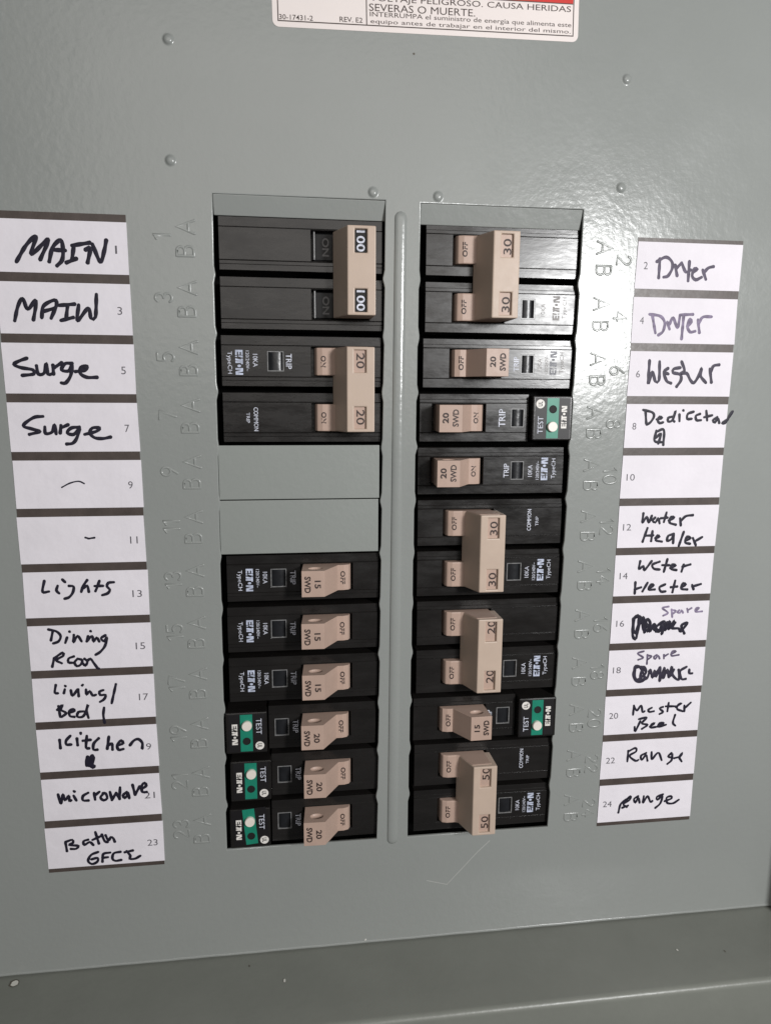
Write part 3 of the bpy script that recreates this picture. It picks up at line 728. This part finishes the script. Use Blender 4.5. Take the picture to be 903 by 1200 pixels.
# ------------------------------------------------------------------ circuit labels
INK = {
 1: [(0.52,0,[(-34.1,14.4),(-30.8,9.3),(-27.7,6.6),(-29.4,12.0),(-24.1,7.4),(-26.9,13.6)]),(0.53,0,[(-24.2,14.1),(-22.9,9.8),(-20.3,7.5),(-19.8,10.6),(-20.3,13.6),(-21.9,15.3)]),(0.53,0,[(-22.7,10.5),(-19.2,10.6)]),(0.53,0,[(-16.9,9.0),(-11.5,8.0)]),(0.53,0,[(-16.4,9.0),(-17.2,13.1)]),(0.53,0,[(-19.0,14.3),(-15.9,13.0)]),(0.54,0,[(-12.5,14.1),(-11.4,9.6),(-12.9,10.2)]),(0.53,0,[(-10.7,8.5),(-8.6,13.7),(-7.2,10.4),(-6.4,7.1)])],
 2: [(0.45,0.35,[(181.6,7.3),(181.6,13.8)]),(0.45,0.35,[(180.5,8.3),(183.8,6.7),(186.1,8.1),(186.5,10.3),(185.1,13.0),(183.5,13.5)]),(0.46,0.35,[(187.5,9.3),(188.5,12.9)]),(0.46,0.35,[(187.9,10.5),(189.6,8.8)]),(0.46,0.35,[(189.9,8.5),(191.7,11.5),(193.5,10.8)]),(0.46,0.35,[(192.8,7.9),(192.8,10.9),(192.8,14.5)]),(0.46,0.35,[(194.4,11.5),(196.1,10.5),(194.9,10.3),(194.2,12.8),(195.7,14.1),(197.8,13.2)]),(0.46,0.35,[(198.1,10.7),(199.5,13.8)]),(0.46,0.35,[(198.7,11.4),(200.2,9.9),(202.1,9.4)])],
 3: [(0.48,0,[(-36.0,32.6),(-34.7,28.1),(-33.1,25.7),(-31.8,29.0),(-29.3,26.1),(-29.3,28.0),(-30.3,32.3)]),(0.49,0,[(-27.7,31.5),(-26.9,27.9),(-23.5,26.0),(-22.9,27.4),(-24.8,31.6)]),(0.49,0,[(-27.2,29.6),(-23.4,28.5)]),(0.49,0,[(-22.2,27.6),(-17.3,27.1)]),(0.49,0,[(-19.5,27.5),(-20.2,31.6)]),(0.49,0,[(-21.8,32.3),(-18.0,31.3)]),(0.49,0,[(-16.1,27.4),(-16.7,32.2),(-13.2,28.3),(-12.5,31.3),(-11.1,31.0),(-10.4,24.0)])],
 4: [(0.43,0.8,[(180.2,26.9),(181.7,32.8)]),(0.43,0.8,[(179.1,26.4),(183.2,27.0),(185.0,29.2),(184.6,32.2),(182.9,33.6)]),(0.43,0.8,[(186.0,29.0),(187.0,31.4)]),(0.43,0.8,[(186.9,29.7),(188.1,27.4),(190.0,30.9),(190.7,26.6)]),(0.43,0.8,[(190.7,26.4),(195.6,26.1)]),(0.44,0.8,[(192.1,26.6),(191.9,34.8)]),(0.44,0.8,[(193.8,30.3),(195.3,28.8),(194.6,27.8),(193.8,30.3),(195.0,32.3),(196.9,32.0)]),(0.44,0.8,[(197.7,28.0),(198.6,32.5)]),(0.44,0.8,[(198.1,29.2),(199.5,27.0),(202.8,26.8)])],
 5: [(0.47,0,[(-33.2,44.4),(-35.6,45.3),(-37.3,46.4),(-35.3,47.4),(-31.6,48.1),(-31.5,49.4),(-35.0,49.9)]),(0.47,0,[(-30.4,46.8),(-30.0,49.4),(-28.2,49.1),(-27.3,46.0),(-27.0,49.4),(-25.2,49.1)]),(0.47,0,[(-25.3,46.5),(-25.3,49.4)]),(0.48,0,[(-24.9,47.3),(-22.5,45.7)]),(0.48,0,[(-19.3,45.9),(-21.5,46.0),(-22.7,48.0),(-20.4,48.3),(-19.3,46.2),(-20.0,49.8),(-21.7,52.2),(-23.0,52.2)]),(0.48,0,[(-18.4,48.5),(-15.4,48.0),(-14.6,46.7),(-16.6,47.2),(-17.0,49.0),(-15.0,50.3),(-11.7,50.3)])],
 6: [(0.46,0.15,[(180.2,42.6),(180.3,50.7),(181.6,46.6),(182.9,49.9),(184.3,49.6),(184.1,43.0)]),(0.47,0.15,[(187.5,45.3),(186.0,46.6),(187.3,49.8),(189.0,50.6)]),(0.47,0.15,[(186.2,46.8),(187.7,47.3)]),(0.47,0.15,[(192.2,45.0),(189.7,45.5),(189.6,46.8),(192.4,47.5),(192.8,49.5),(191.3,51.8)]),(0.47,0.15,[(192.6,42.9),(193.9,46.0),(192.3,47.3),(194.8,47.0),(196.4,49.3),(197.9,50.4),(199.6,47.9),(200.5,45.1),(200.4,47.9),(202.6,50.3)]),(0.47,0.15,[(203.8,45.4),(204.8,50.2)]),(0.47,0.15,[(204.2,46.6),(205.1,44.3),(207.3,43.8)])],
 7: [(0.45,0,[(-29.6,63.1),(-32.5,63.5),(-35.9,66.1),(-33.3,67.2),(-30.8,68.0),(-34.2,69.0)]),(0.45,0,[(-29.2,66.6),(-29.1,68.7),(-27.0,68.2),(-26.1,65.8),(-25.8,68.8)]),(0.46,0,[(-24.1,66.1),(-24.5,68.6)]),(0.46,0,[(-24.2,66.9),(-21.8,65.8)]),(0.46,0,[(-18.3,66.6),(-20.9,66.9),(-22.3,68.5),(-20.2,69.0),(-18.3,66.9),(-19.3,70.1),(-20.7,71.9),(-22.7,72.2)]),(0.46,0,[(-16.7,69.0),(-13.0,68.0),(-11.9,66.9),(-14.2,66.9),(-15.1,68.5),(-13.7,70.1),(-11.1,70.4),(-8.5,69.9)])],
 8: [(0.47,0,[(179.9,60.7),(180.5,65.3)]),(0.47,0,[(179.0,60.3),(182.6,61.2),(183.3,62.7),(182.1,64.8),(180.7,65.6)]),(0.47,0,[(184.5,63.7),(186.5,63.2),(185.5,62.7),(184.8,64.0),(185.7,65.1),(187.0,64.8)]),(0.47,0,[(190.5,62.7),(188.9,63.2),(189.0,64.5),(190.6,64.0),(191.6,60.6),(190.9,63.8),(191.4,64.5)]),(0.47,0,[(193.2,61.9),(193.4,64.3)]),(0.47,0,[(194.6,60.4),(194.7,60.5)]),(0.48,0,[(198.7,60.9),(196.5,61.7),(196.4,63.5),(198.1,63.5)]),(0.48,0,[(201.3,61.7),(199.7,62.4),(200.1,64.0),(201.8,64.0)]),(0.48,0,[(203.7,60.6),(204.3,64.0)]),(0.48,0,[(203.1,62.9),(206.1,62.2)]),(0.48,0,[(208.2,62.9),(206.6,64.0),(207.5,64.8),(208.5,63.2),(209.2,65.0)]),(0.48,0,[(212.5,63.7),(210.3,65.0),(211.5,65.0),(212.7,63.2),(214.2,60.8)]),(0.47,0,[(184.6,67.9),(184.2,71.6),(187.0,72.1)]),(0.47,0,[(184.8,68.2),(187.5,67.6),(187.7,73.1)]),(0.47,0,[(185.7,72.6),(186.5,69.0),(184.6,70.5)])],
 9: [(0.24,0,[(-25.2,86.7),(-22.5,85.3),(-19.7,84.7),(-17.9,85.5)])],
 11: [(0.32,0,[(-18.7,104.0),(-17.4,104.4)]),(0.32,0,[(-17.8,104.4),(-15.7,104.1)])],
 12: [(0.48,0,[(181.7,98.7),(181.6,102.2),(183.1,100.1),(184.1,102.3),(185.1,99.7)]),(0.48,0,[(186.5,100.4),(185.5,101.5),(186.7,102.3),(187.7,100.7),(188.4,102.6)]),(0.48,0,[(190.9,98.6),(190.1,102.1)]),(0.48,0,[(188.8,100.7),(191.4,100.5)]),(0.48,0,[(192.0,101.6),(194.2,100.5),(192.8,100.2),(192.4,102.4),(195.0,103.3)]),(0.49,0,[(196.5,100.9),(197.0,103.6)]),(0.49,0,[(196.9,101.9),(198.7,100.1),(201.6,99.7)]),(0.48,0,[(183.7,104.4),(182.1,109.6)]),(0.48,0,[(182.9,107.3),(186.2,107.2)]),(0.48,0,[(185.8,105.6),(185.5,109.4)]),(0.48,0,[(187.1,108.3),(188.8,107.8),(187.9,107.2),(187.4,109.1),(189.8,109.7)]),(0.49,0,[(194.4,106.8),(192.2,107.6),(192.0,109.5),(193.7,108.7),(194.4,106.8),(194.4,110.4)]),(0.49,0,[(198.4,106.1),(196.8,111.5)]),(0.49,0,[(199.5,109.4),(201.4,108.6),(199.9,108.0),(199.3,110.2),(201.3,110.8)]),(0.49,0,[(202.3,108.6),(203.7,111.4)]),(0.49,0,[(203.0,110.0),(206.0,108.3)])],
 13: [(0.47,0,[(-33.0,118.8),(-33.8,122.6),(-31.8,122.6)]),(0.47,0,[(-28.8,120.7),(-29.3,122.3),(-28.5,123.3)]),(0.47,0,[(-27.1,118.5),(-26.3,119.4)]),(0.47,0,[(-25.1,120.8),(-23.6,121.1),(-24.0,123.2),(-25.3,124.8),(-26.8,125.3)]),(0.47,0,[(-19.0,118.9),(-20.4,120.9),(-21.2,123.0)]),(0.47,0,[(-20.4,121.7),(-19.1,120.9),(-18.7,123.1)]),(0.47,0,[(-15.0,119.3),(-15.9,121.6),(-16.5,122.9)]),(0.47,0,[(-16.6,121.1),(-13.9,121.1)]),(0.48,0,[(-10.3,119.9),(-12.1,120.1),(-12.6,121.4),(-11.7,122.5),(-12.5,123.8),(-14.3,124.4)])],
 14: [(0.48,0,[(181.7,117.1),(181.4,120.1),(183.1,119.0),(183.6,120.7),(186.3,117.2)]),(0.49,0,[(189.5,117.5),(186.7,118.6),(187.4,120.2),(189.7,120.6)]),(0.49,0,[(192.6,116.6),(191.5,121.5)]),(0.49,0,[(190.7,118.9),(193.6,119.0)]),(0.49,0,[(194.0,120.1),(196.2,119.2),(194.7,118.8),(194.3,120.4),(196.6,121.0)]),(0.49,0,[(199.4,118.9),(198.7,121.6)]),(0.49,0,[(198.9,119.7),(202.1,118.9)]),(0.49,0,[(180.3,125.3),(180.3,129.8)]),(0.49,0,[(180.2,128.1),(182.7,127.4)]),(0.49,0,[(185.2,125.7),(183.4,129.0)]),(0.49,0,[(186.2,127.7),(187.8,126.7),(186.7,126.3),(185.9,128.3),(188.3,128.4)]),(0.49,0,[(192.4,126.5),(190.2,127.6),(190.9,129.3),(192.7,129.3)]),(0.49,0,[(196.4,125.2),(195.6,129.7)]),(0.49,0,[(194.8,127.7),(197.4,127.5)]),(0.5,0,[(199.2,127.7),(200.9,126.8),(199.7,126.2),(199.2,128.4),(201.6,128.8)]),(0.5,0,[(203.5,127.1),(204.2,128.8)]),(0.5,0,[(203.6,127.7),(207.0,126.8)])],
 15: [(0.45,0,[(-31.5,136.9),(-32.3,140.1)]),(0.45,0,[(-32.9,136.1),(-30.3,136.9),(-29.0,138.6),(-29.8,140.5),(-31.6,141.2)]),(0.45,0,[(-26.9,139.2),(-27.6,141.1)]),(0.45,0,[(-26.0,137.1),(-25.9,137.2)]),(0.45,0,[(-24.6,138.4),(-24.9,141.0),(-23.4,138.8),(-22.2,140.8)]),(0.45,0,[(-19.9,139.0),(-20.5,140.9)]),(0.45,0,[(-19.0,137.2),(-18.9,137.3)]),(0.45,0,[(-20.5,140.9),(-18.6,139.0),(-18.2,141.1),(-17.1,139.6),(-16.3,141.1)]),(0.46,0,[(-14.1,138.9),(-15.6,139.9),(-14.7,141.1),(-13.6,139.7),(-14.5,142.8),(-16.2,144.9),(-17.8,145.9)]),(0.45,0,[(-31.7,146.7),(-32.5,149.7)]),(0.45,0,[(-31.7,146.6),(-28.8,144.7),(-28.6,145.8),(-31.0,147.3),(-29.3,148.5)]),(0.45,0,[(-25.1,146.2),(-26.9,146.9),(-27.0,148.3),(-25.5,148.5)]),(0.45,0,[(-23.9,147.1),(-25.0,148.4),(-24.3,149.8),(-23.0,149.3),(-22.4,147.7),(-23.9,147.1)]),(0.46,0,[(-22.5,148.5),(-21.5,149.7),(-20.7,148.3),(-21.6,147.2)]),(0.46,0,[(-20.7,148.0),(-19.6,147.3),(-18.7,148.7),(-17.5,150.7),(-17.0,151.0)])],
 16: [(0.38,1,[(194.5,135.4),(192.0,135.9),(194.4,137.9),(192.5,139.0)]),(0.38,1,[(195.8,136.6),(196.3,139.7)]),(0.38,1,[(195.8,136.8),(197.6,137.2),(196.5,138.3)]),(0.38,1,[(199.0,137.0),(198.2,137.8),(199.4,138.1),(199.9,137.0),(200.6,138.1)]),(0.38,1,[(202.2,136.5),(202.6,137.9)]),(0.38,1,[(202.6,137.1),(204.0,136.3)]),(0.38,1,[(205.8,137.5),(207.2,136.4),(206.0,136.3),(205.8,137.8),(208.5,137.8)]),(0.55,0,[(180.4,139.7),(180.6,146.5),(182.1,147.5),(182.6,138.9),(180.7,139.7),(183.2,139.2),(181.9,145.5),(184.4,139.3),(185.4,145.6),(185.9,140.2),(187.5,142.0),(186.5,145.1),(189.2,142.3),(190.0,145.2),(191.7,144.7),(189.1,144.3),(193.2,141.3),(192.4,146.4),(194.4,141.6),(195.2,144.5),(197.3,141.2),(196.4,144.0),(199.3,144.4),(200.3,145.6),(202.7,142.2),(200.4,143.3),(201.8,146.5)]),(0.55,0,[(180.7,139.7),(180.7,144.3),(182.2,145.5),(183.6,140.4),(185.1,144.7),(186.3,142.2),(187.4,145.1),(189.0,142.9),(191.2,145.5),(192.4,142.4),(193.8,144.8),(195.3,141.4),(196.1,144.0),(197.7,142.0)])],
 17: [(0.45,0,[(-31.8,156.4),(-32.3,159.2),(-31.3,159.5)]),(0.46,0,[(-28.9,158.2),(-29.3,159.6)]),(0.46,0,[(-28.7,156.9),(-28.6,157.0)]),(0.46,0,[(-26.9,158.6),(-26.5,160.7),(-24.6,158.4)]),(0.46,0,[(-24.4,158.4),(-24.4,161.0)]),(0.46,0,[(-22.8,156.8),(-23.0,157.0)]),(0.46,0,[(-21.8,158.6),(-21.7,160.5),(-20.6,159.2),(-19.7,160.9),(-18.6,160.7)]),(0.46,0,[(-16.0,159.1),(-17.3,159.6),(-17.1,160.9),(-15.3,160.9),(-15.9,162.5),(-17.3,163.4)]),(0.46,0,[(-11.6,157.1),(-13.4,164.1)]),(0.46,0,[(-31.4,164.3),(-31.1,168.3)]),(0.46,0,[(-31.9,165.7),(-30.1,163.9),(-30.7,165.7),(-29.0,167.0),(-30.6,168.4)]),(0.46,0,[(-28.2,167.0),(-26.1,166.3),(-26.6,165.6),(-27.9,166.4),(-27.8,168.2),(-26.3,168.6)]),(0.46,0,[(-23.1,166.7),(-24.9,166.9),(-25.3,168.6),(-23.2,168.4),(-21.4,164.2),(-22.1,166.5),(-21.6,169.2)]),(0.46,0,[(-16.1,165.7),(-16.5,168.5),(-16.2,171.4)])],
 18: [(0.38,0.5,[(185.6,153.1),(183.1,153.9),(185.5,155.7),(183.5,156.5)]),(0.38,0.5,[(187.2,154.6),(187.2,158.4)]),(0.38,0.5,[(187.2,154.9),(189.0,155.3),(187.6,156.4)]),(0.38,0.5,[(191.0,154.8),(189.9,155.6),(190.5,156.5),(191.6,155.1),(192.3,156.4)]),(0.38,0.5,[(194.0,154.9),(194.1,156.4)]),(0.38,0.5,[(194.3,155.5),(195.7,154.7)]),(0.38,0.5,[(196.9,154.8),(198.9,153.7),(197.4,153.6),(197.2,155.4),(200.2,155.2)]),(0.5,0.08,[(182.6,159.4),(181.9,162.2),(182.9,164.9),(185.3,165.6),(186.7,164.2),(184.6,159.7),(182.3,159.3),(183.2,164.6),(187.1,161.9),(185.8,159.5),(184.9,164.1),(187.6,164.3),(188.8,160.8),(189.9,164.1),(190.6,161.2),(191.4,163.8),(192.8,159.8),(193.0,165.7),(194.6,160.2),(194.4,164.6),(195.9,161.1),(196.7,164.4),(197.6,160.0),(198.4,163.6),(201.0,165.5),(200.6,161.3)]),(0.51,0.08,[(203.8,160.3),(201.3,162.0),(202.1,165.2),(203.9,165.3)]),(0.51,0.08,[(205.1,161.5),(205.2,163.0),(206.4,163.1)]),(0.5,0.08,[(182.5,160.5),(182.7,164.0),(185.0,165.2),(187.0,163.9)]),(0.5,0.08,[(182.9,159.7),(185.2,159.5),(186.8,161.3)]),(0.5,0.08,[(188.3,161.4),(190.5,163.5),(192.3,161.0),(193.7,164.0),(195.3,161.7),(197.3,163.8),(198.6,161.2)])],
 19: [(0.51,0,[(-31.9,177.0),(-31.8,180.2)]),(0.51,0,[(-28.2,175.7),(-29.7,177.4),(-29.7,178.9),(-28.1,179.0)]),(0.51,0,[(-26.0,176.8),(-25.9,179.4)]),(0.51,0,[(-24.6,174.8),(-24.6,175.1)]),(0.52,0,[(-22.6,176.1),(-23.1,180.4),(-22.1,180.8)]),(0.52,0,[(-24.0,177.8),(-21.4,177.6)]),(0.52,0,[(-18.6,177.2),(-20.4,179.1),(-20.6,181.4),(-19.3,181.5)]),(0.52,0,[(-15.1,176.8),(-15.9,181.4)]),(0.52,0,[(-15.8,180.3),(-14.2,179.5),(-14.1,181.8)]),(0.52,0,[(-12.3,180.3),(-10.3,179.6),(-11.0,178.5),(-12.4,180.2),(-12.0,182.0),(-10.4,181.8)]),(0.52,0,[(-8.0,180.5),(-6.6,178.8),(-5.0,178.3),(-3.7,179.8),(-3.8,181.9)]),(0.73,0,[(-22.8,184.2),(-23.2,187.2)]),(0.73,0,[(-21.2,183.8),(-22.5,187.3)]),(0.73,0,[(-21.0,184.3),(-21.6,187.8),(-20.9,187.8)])],
 20: [(0.44,0,[(183.0,175.4),(182.9,179.2)]),(0.44,0,[(183.1,175.7),(184.4,177.5),(186.0,175.5),(186.8,178.3),(187.6,178.0)]),(0.45,0,[(190.5,176.7),(189.1,177.5),(189.7,178.4),(191.5,178.2)]),(0.45,0,[(195.2,176.6),(193.8,177.1),(195.4,178.7),(194.0,179.5)]),(0.45,0,[(197.5,175.0),(197.2,178.5)]),(0.45,0,[(196.4,176.4),(200.6,176.6)]),(0.45,0,[(200.6,176.9),(202.9,175.5),(201.5,176.1),(201.3,177.8),(203.8,178.9)]),(0.45,0,[(204.2,176.5),(204.4,178.9)]),(0.45,0,[(204.3,177.7),(206.8,175.4)]),(0.45,0,[(186.1,182.1),(184.3,186.2),(183.9,184.4)]),(0.45,0,[(185.5,181.2),(188.7,180.7),(186.8,183.0),(189.2,183.8),(187.0,185.4)]),(0.45,0,[(190.3,184.6),(192.2,183.3),(191.0,183.6),(190.5,185.0),(192.9,184.9)]),(0.45,0,[(193.5,184.8),(196.1,183.5),(194.3,183.4),(193.8,184.9),(197.0,184.2)]),(0.45,0,[(200.6,180.2),(199.9,183.5),(201.0,184.8)])],
 21: [(0.49,0,[(-33.8,197.9),(-33.1,201.5),(-32.2,198.0),(-31.6,200.4),(-30.2,198.7),(-30.1,200.8),(-29.5,200.5)]),(0.49,0,[(-28.5,198.8),(-27.7,200.7)]),(0.49,0,[(-28.3,197.0),(-28.1,197.2)]),(0.5,0,[(-23.5,198.0),(-25.3,199.1),(-25.4,200.8),(-23.5,201.0)]),(0.5,0,[(-21.4,198.2),(-21.2,200.8)]),(0.5,0,[(-21.4,199.3),(-19.6,197.9)]),(0.5,0,[(-18.2,198.7),(-19.3,200.1),(-18.3,201.3),(-17.0,200.6),(-17.4,198.7),(-18.4,198.5)]),(0.5,0,[(-15.9,198.2),(-15.4,201.4)]),(0.5,0,[(-15.4,201.4),(-13.8,198.7)]),(0.5,0,[(-13.8,198.7),(-12.7,201.2)]),(0.5,0,[(-12.7,201.2),(-12.3,196.7)]),(0.5,0,[(-10.1,198.6),(-11.4,199.8),(-10.8,201.0),(-9.6,199.3)]),(0.5,0,[(-9.6,199.0),(-9.3,201.1)]),(0.5,0,[(-7.9,195.9),(-7.2,199.9)]),(0.51,0,[(-7.2,199.9),(-5.4,196.7)]),(0.51,0,[(-4.8,197.8),(-3.1,196.6),(-3.7,195.4),(-4.7,196.6),(-4.6,198.9),(-3.1,199.1)])],
 22: [(0.45,0,[(181.9,194.4),(181.8,198.9)]),(0.45,0,[(181.9,194.7),(184.8,193.4),(185.2,194.9),(182.6,196.6),(185.2,198.9),(186.4,198.6)]),(0.45,0,[(189.5,195.8),(187.4,196.9),(187.9,198.7),(189.5,196.7),(190.3,199.2)]),(0.45,0,[(191.8,195.6),(192.1,198.7),(193.7,196.7),(194.9,196.1),(196.3,199.3)]),(0.46,0,[(200.3,196.5),(198.9,197.9),(200.5,198.3),(200.7,196.8),(200.6,199.5),(198.9,201.1)]),(0.46,0,[(201.7,198.8),(204.1,198.2),(204.9,196.7),(203.8,198.5),(204.9,200.4)])],
 23: [(0.47,0,[(-32.5,217.1),(-32.2,220.5)]),(0.47,0,[(-32.5,216.8),(-30.1,216.1),(-29.9,217.3),(-31.3,218.1),(-28.1,218.7),(-29.0,219.8),(-30.8,219.7)]),(0.48,0,[(-24.6,216.5),(-26.2,217.0),(-26.0,218.5),(-24.1,217.5),(-22.9,218.8)]),(0.48,0,[(-21.9,213.7),(-20.9,218.4)]),(0.48,0,[(-23.0,216.7),(-20.0,215.4)]),(0.48,0,[(-19.7,214.8),(-18.8,217.6),(-17.8,218.0)]),(0.48,0,[(-18.4,215.2),(-17.5,217.4),(-16.6,216.1),(-15.8,216.6),(-15.3,218.1)]),(0.48,0,[(-21.4,221.7),(-23.9,222.7),(-25.1,225.0),(-23.8,226.4),(-21.9,225.6),(-21.7,224.1),(-23.9,224.5)]),(0.48,0,[(-17.2,222.3),(-19.6,222.7),(-20.1,225.8)]),(0.48,0,[(-20.0,224.2),(-18.1,224.1)]),(0.48,0,[(-13.5,222.3),(-15.9,222.7),(-16.5,224.8),(-15.5,225.8),(-13.4,225.6)]),(0.48,0,[(-11.3,222.2),(-10.1,224.2),(-10.4,225.4),(-8.5,225.5),(-6.6,224.5)]),(0.48,0,[(-12.0,222.6),(-9.1,222.1)])],
 24: [(0.46,0,[(184.1,214.5),(180.4,217.0),(179.4,221.0)]),(0.45,0,[(180.9,216.8),(184.1,214.2),(183.9,215.7),(181.3,217.4),(182.9,218.8)]),(0.46,0,[(180.9,219.0),(183.3,218.2)]),(0.46,0,[(187.4,214.4),(185.7,215.5),(186.4,217.1),(187.5,215.1),(188.2,217.3)]),(0.46,0,[(189.8,214.6),(189.7,217.4),(191.4,214.7),(192.8,217.3),(193.6,216.9)]),(0.46,0,[(198.0,214.3),(195.4,215.3),(195.8,216.6),(197.8,214.9),(197.1,218.2),(195.1,220.1)]),(0.46,0,[(198.9,217.4),(201.8,216.4),(201.5,215.4),(199.7,215.9),(200.1,218.2),(202.6,218.6),(205.0,217.2)])],
}


def warp(side, x, y):
    if side == 'L': return (x + .0085 * y, y)
    return (x - .0111 * y, .25 + .9887 * y)
def slab(name, side, x0, x1, y0, y1, w0, w1, m, parent=None, jit=0.0, bev=0.0):
    bm = bmesh.new(); nx = 6
    c = []
    j = [random.uniform(-jit, jit) for _ in range(4)]
    cs = [(x0 + j[0], y0), (x1 + j[1], y0), (x1 + j[2], y1), (x0 + j[3], y1)]
    cs = [warp(side, *p) for p in cs]
    a = [bm.verts.new(L(p[0], p[1], w0)) for p in cs]; b = [bm.verts.new(L(p[0], p[1], w1)) for p in cs]
    bm.faces.new(b); bm.faces.new(a[::-1])
    for i in range(4): bm.faces.new((a[i], a[(i + 1) % 4], b[(i + 1) % 4], b[i]))
    return link(name, finish(bm, name), m, parent)
sides = {'L': (-41.0, 0.0), 'R': (173.1, 212.9)}
for s, nm in (('L', "long dark brown sticker strip behind the white circuit labels left of the breakers"), ('R', "long dark brown sticker strip behind the white circuit labels right of the breakers")):
    x0, x1 = sides[s]
    o = slab("label_backing", s, x0 + .05, x1 - .05, -0.9 if s == 'L' else 0.05, 228.75, 0.0, 0.12, M_BAR)
    tag(o, nm, "sticker strip")
WORDS = {1: "MAIN", 3: "MAIN", 5: "Surge", 7: "Surge", 9: "a curved dash", 11: "a short dash", 13: "Lights", 15: "Dining Room", 17: "Living/ Bed 1", 19: "Kitchen over a blot",
         21: "Microwave", 23: "Bath GFCI", 2: "Dryer", 4: "Dryer in fainter ink", 6: "Washer", 8: "Dedicated", 10: None, 12: "Water Heater in darker, upper pair", 14: "Water Heater", 16: "Spare above a scribble",
         18: "Spare above a scribble", 20: "Master Bed", 22: "Range", 24: "Range"}
def relation(n):
    return {1: "topmost on the left", 3: "second from the top on the left", 5: "just under the lower MAIN", 7: "just above the label with a curved dash", 12: "just under the one with no handwriting",
            14: "just above the upper Spare", 16: "just under the Water Heater pair", 18: "just above Master Bed", 22: "just under Master Bed", 24: "lowest on the right",
            2: "topmost on the right", 4: "just above Washer"}.get(n, "left of the breakers" if n % 2 else "right of the breakers")
for n in range(1, 25):
    s = 'L' if n % 2 else 'R'; k = (n - 1) // 2
    x0, x1 = sides[s]
    y0 = k * ROWH + 1.45; y1 = (k + 1) * ROWH - 1.45
    c = ((x0 + x1) / 2, (y0 + y1) / 2)
    o = slab("circuit_label", s, x0, x1 + (.1 if s == 'L' else 0), y0, y1, 0.05, 0.24, M_PAPER, jit=.18)
    w = WORDS[n]
    what = "white paper label %d with no handwriting" % n if w is None else "white paper label %d handwritten with %s" % (n, w.replace(" in darker, upper pair", ""))
    tag(o, "%s, %s" % (what, relation(n)), "label", "circuit labels beside the breakers")
    # printed number
    if s == 'L': px, py = warp(s, -3.6 - .02 * k, k * ROWH + 9.9)
    else: px, py = warp(s, 176.6 + .03 * k, k * ROWH + 9.6)
    ln = 1.5 if n < 10 else (2.5 if n == 11 else 3.2 if n < 20 else 3.7)
    if n == 1: ln = .6
    lettering(str(n), px, py, .24, ln, 2.5, 0, M_NUM, o, "printed_number", thick=.03)
    if n in INK:
        bm = bmesh.new(); lv = 0
        by = {}
        for i, (r, light, pts) in enumerate(INK[n]): by.setdefault(light, []).append((i, r, pts))
        for light, items in by.items():
            bm = bmesh.new()
            for i, r, pts in items:
                ridge(bm, pts, r * (1.25 if n in (1, 3, 5, 7, 2, 4, 6) else 1.06), 0.05, 0.245 + .002 * i, step=.5, ring=4, wob=.22)
            if light not in INKM: INKM[light] = inkmat(light)
            link("handwriting", finish(bm, "ink", smooth=True), INKM[light], o)

# ------------------------------------------------------------------ warning sticker at the top edge
st = empty("warning_sticker", W(47.6, -58.9, 0)); st.rotation_euler = (0, -math.radians(1.0), 0)
tag(st, "white warning sticker with Spanish danger text under a red band, above the breakers", "sticker")
def rr(x0, x1, y0, y1, r, n=6):
    out = []
    for cx_, cy_, a in ((x1 - r, y1 - r, 0), (x0 + r, y1 - r, 90), (x0 + r, y0 + r, 180), (x1 - r, y0 + r, 270)):
        out += [(cx_ + r * math.cos(math.radians(a + 90 * i / n)), cy_ + r * math.sin(math.radians(a + 90 * i / n))) for i in range(n + 1)]
    return out
def flat(name, polys, w, m, parent): return link(name, poly_mesh(polys, name, w), m, parent)
SW = 100.2
bm = bmesh.new()
out = rr(0, SW, -46, 0, 2.0)
a = [bm.verts.new(L(x, v, 0.0)) for x, v in out]; b = [bm.verts.new(L(x, v, 0.14)) for x, v in out]
bm.faces.new(b)
for i in range(len(a)): bm.faces.new((a[i], a[(i + 1) % len(a)], b[(i + 1) % len(a)], b[i]))
link("sticker_sheet", finish(bm, "sheet"), M_STK, st)
bw = .34
flat("border_line", [[(1.6, -1.6 - bw), (98.6, -1.6 - bw), (98.6, -1.6), (1.6, -1.6)], [(1.6, -44), (1.6 + bw, -44), (1.6 + bw, -1.6 - bw), (1.6, -1.6 - bw)],
     [(98.6 - bw, -44), (98.6, -44), (98.6, -1.6 - bw), (98.6 - bw, -1.6 - bw)], [(29.6, -44), (29.6 + bw, -44), (29.6 + bw, -1.6 - bw), (29.6, -1.6 - bw)]], .16, M_STKT, st)
flat("red_band", [[(30.0, -44), (98.2, -44), (98.2, -11.5), (30.0, -11.5)]], .155, M_RED, st)
flat("border_line", [[(30.0, -11.5), (98.2, -11.5), (98.2, -11.2), (30.0, -11.2)]], .16, M_STKT, st)
lettering("30-17431-2", 7.4, -2.9, .15, 10.6, 1.5, 0, M_STKT, st, bold=.006)
lettering("REV. E2", 24.8, -3.1, .15, 7.3, 1.5, 0, M_STKT, st, bold=.006)
lettering("VOLTAJE PELIGROSO. CAUSA HERIDAS", 64.2, -9.5, .15, 66.6, 2.3, 0, M_STKT, st)
lettering("SEVERAS O MUERTE.", 47.9, -7.05, .15, 34.6, 2.15, 0, M_STKT, st)
lettering("INTERRUMPA el suministro de energía que alimenta este", 64.3, -4.85, .15, 66.9, 1.8, 0, M_STKT, st, bold=.0)
lettering("equipo antes de trabajar en el interior del mismo.", 64.3, -2.85, .15, 66.6, 1.6, 0, M_STKT, st, bold=.0)
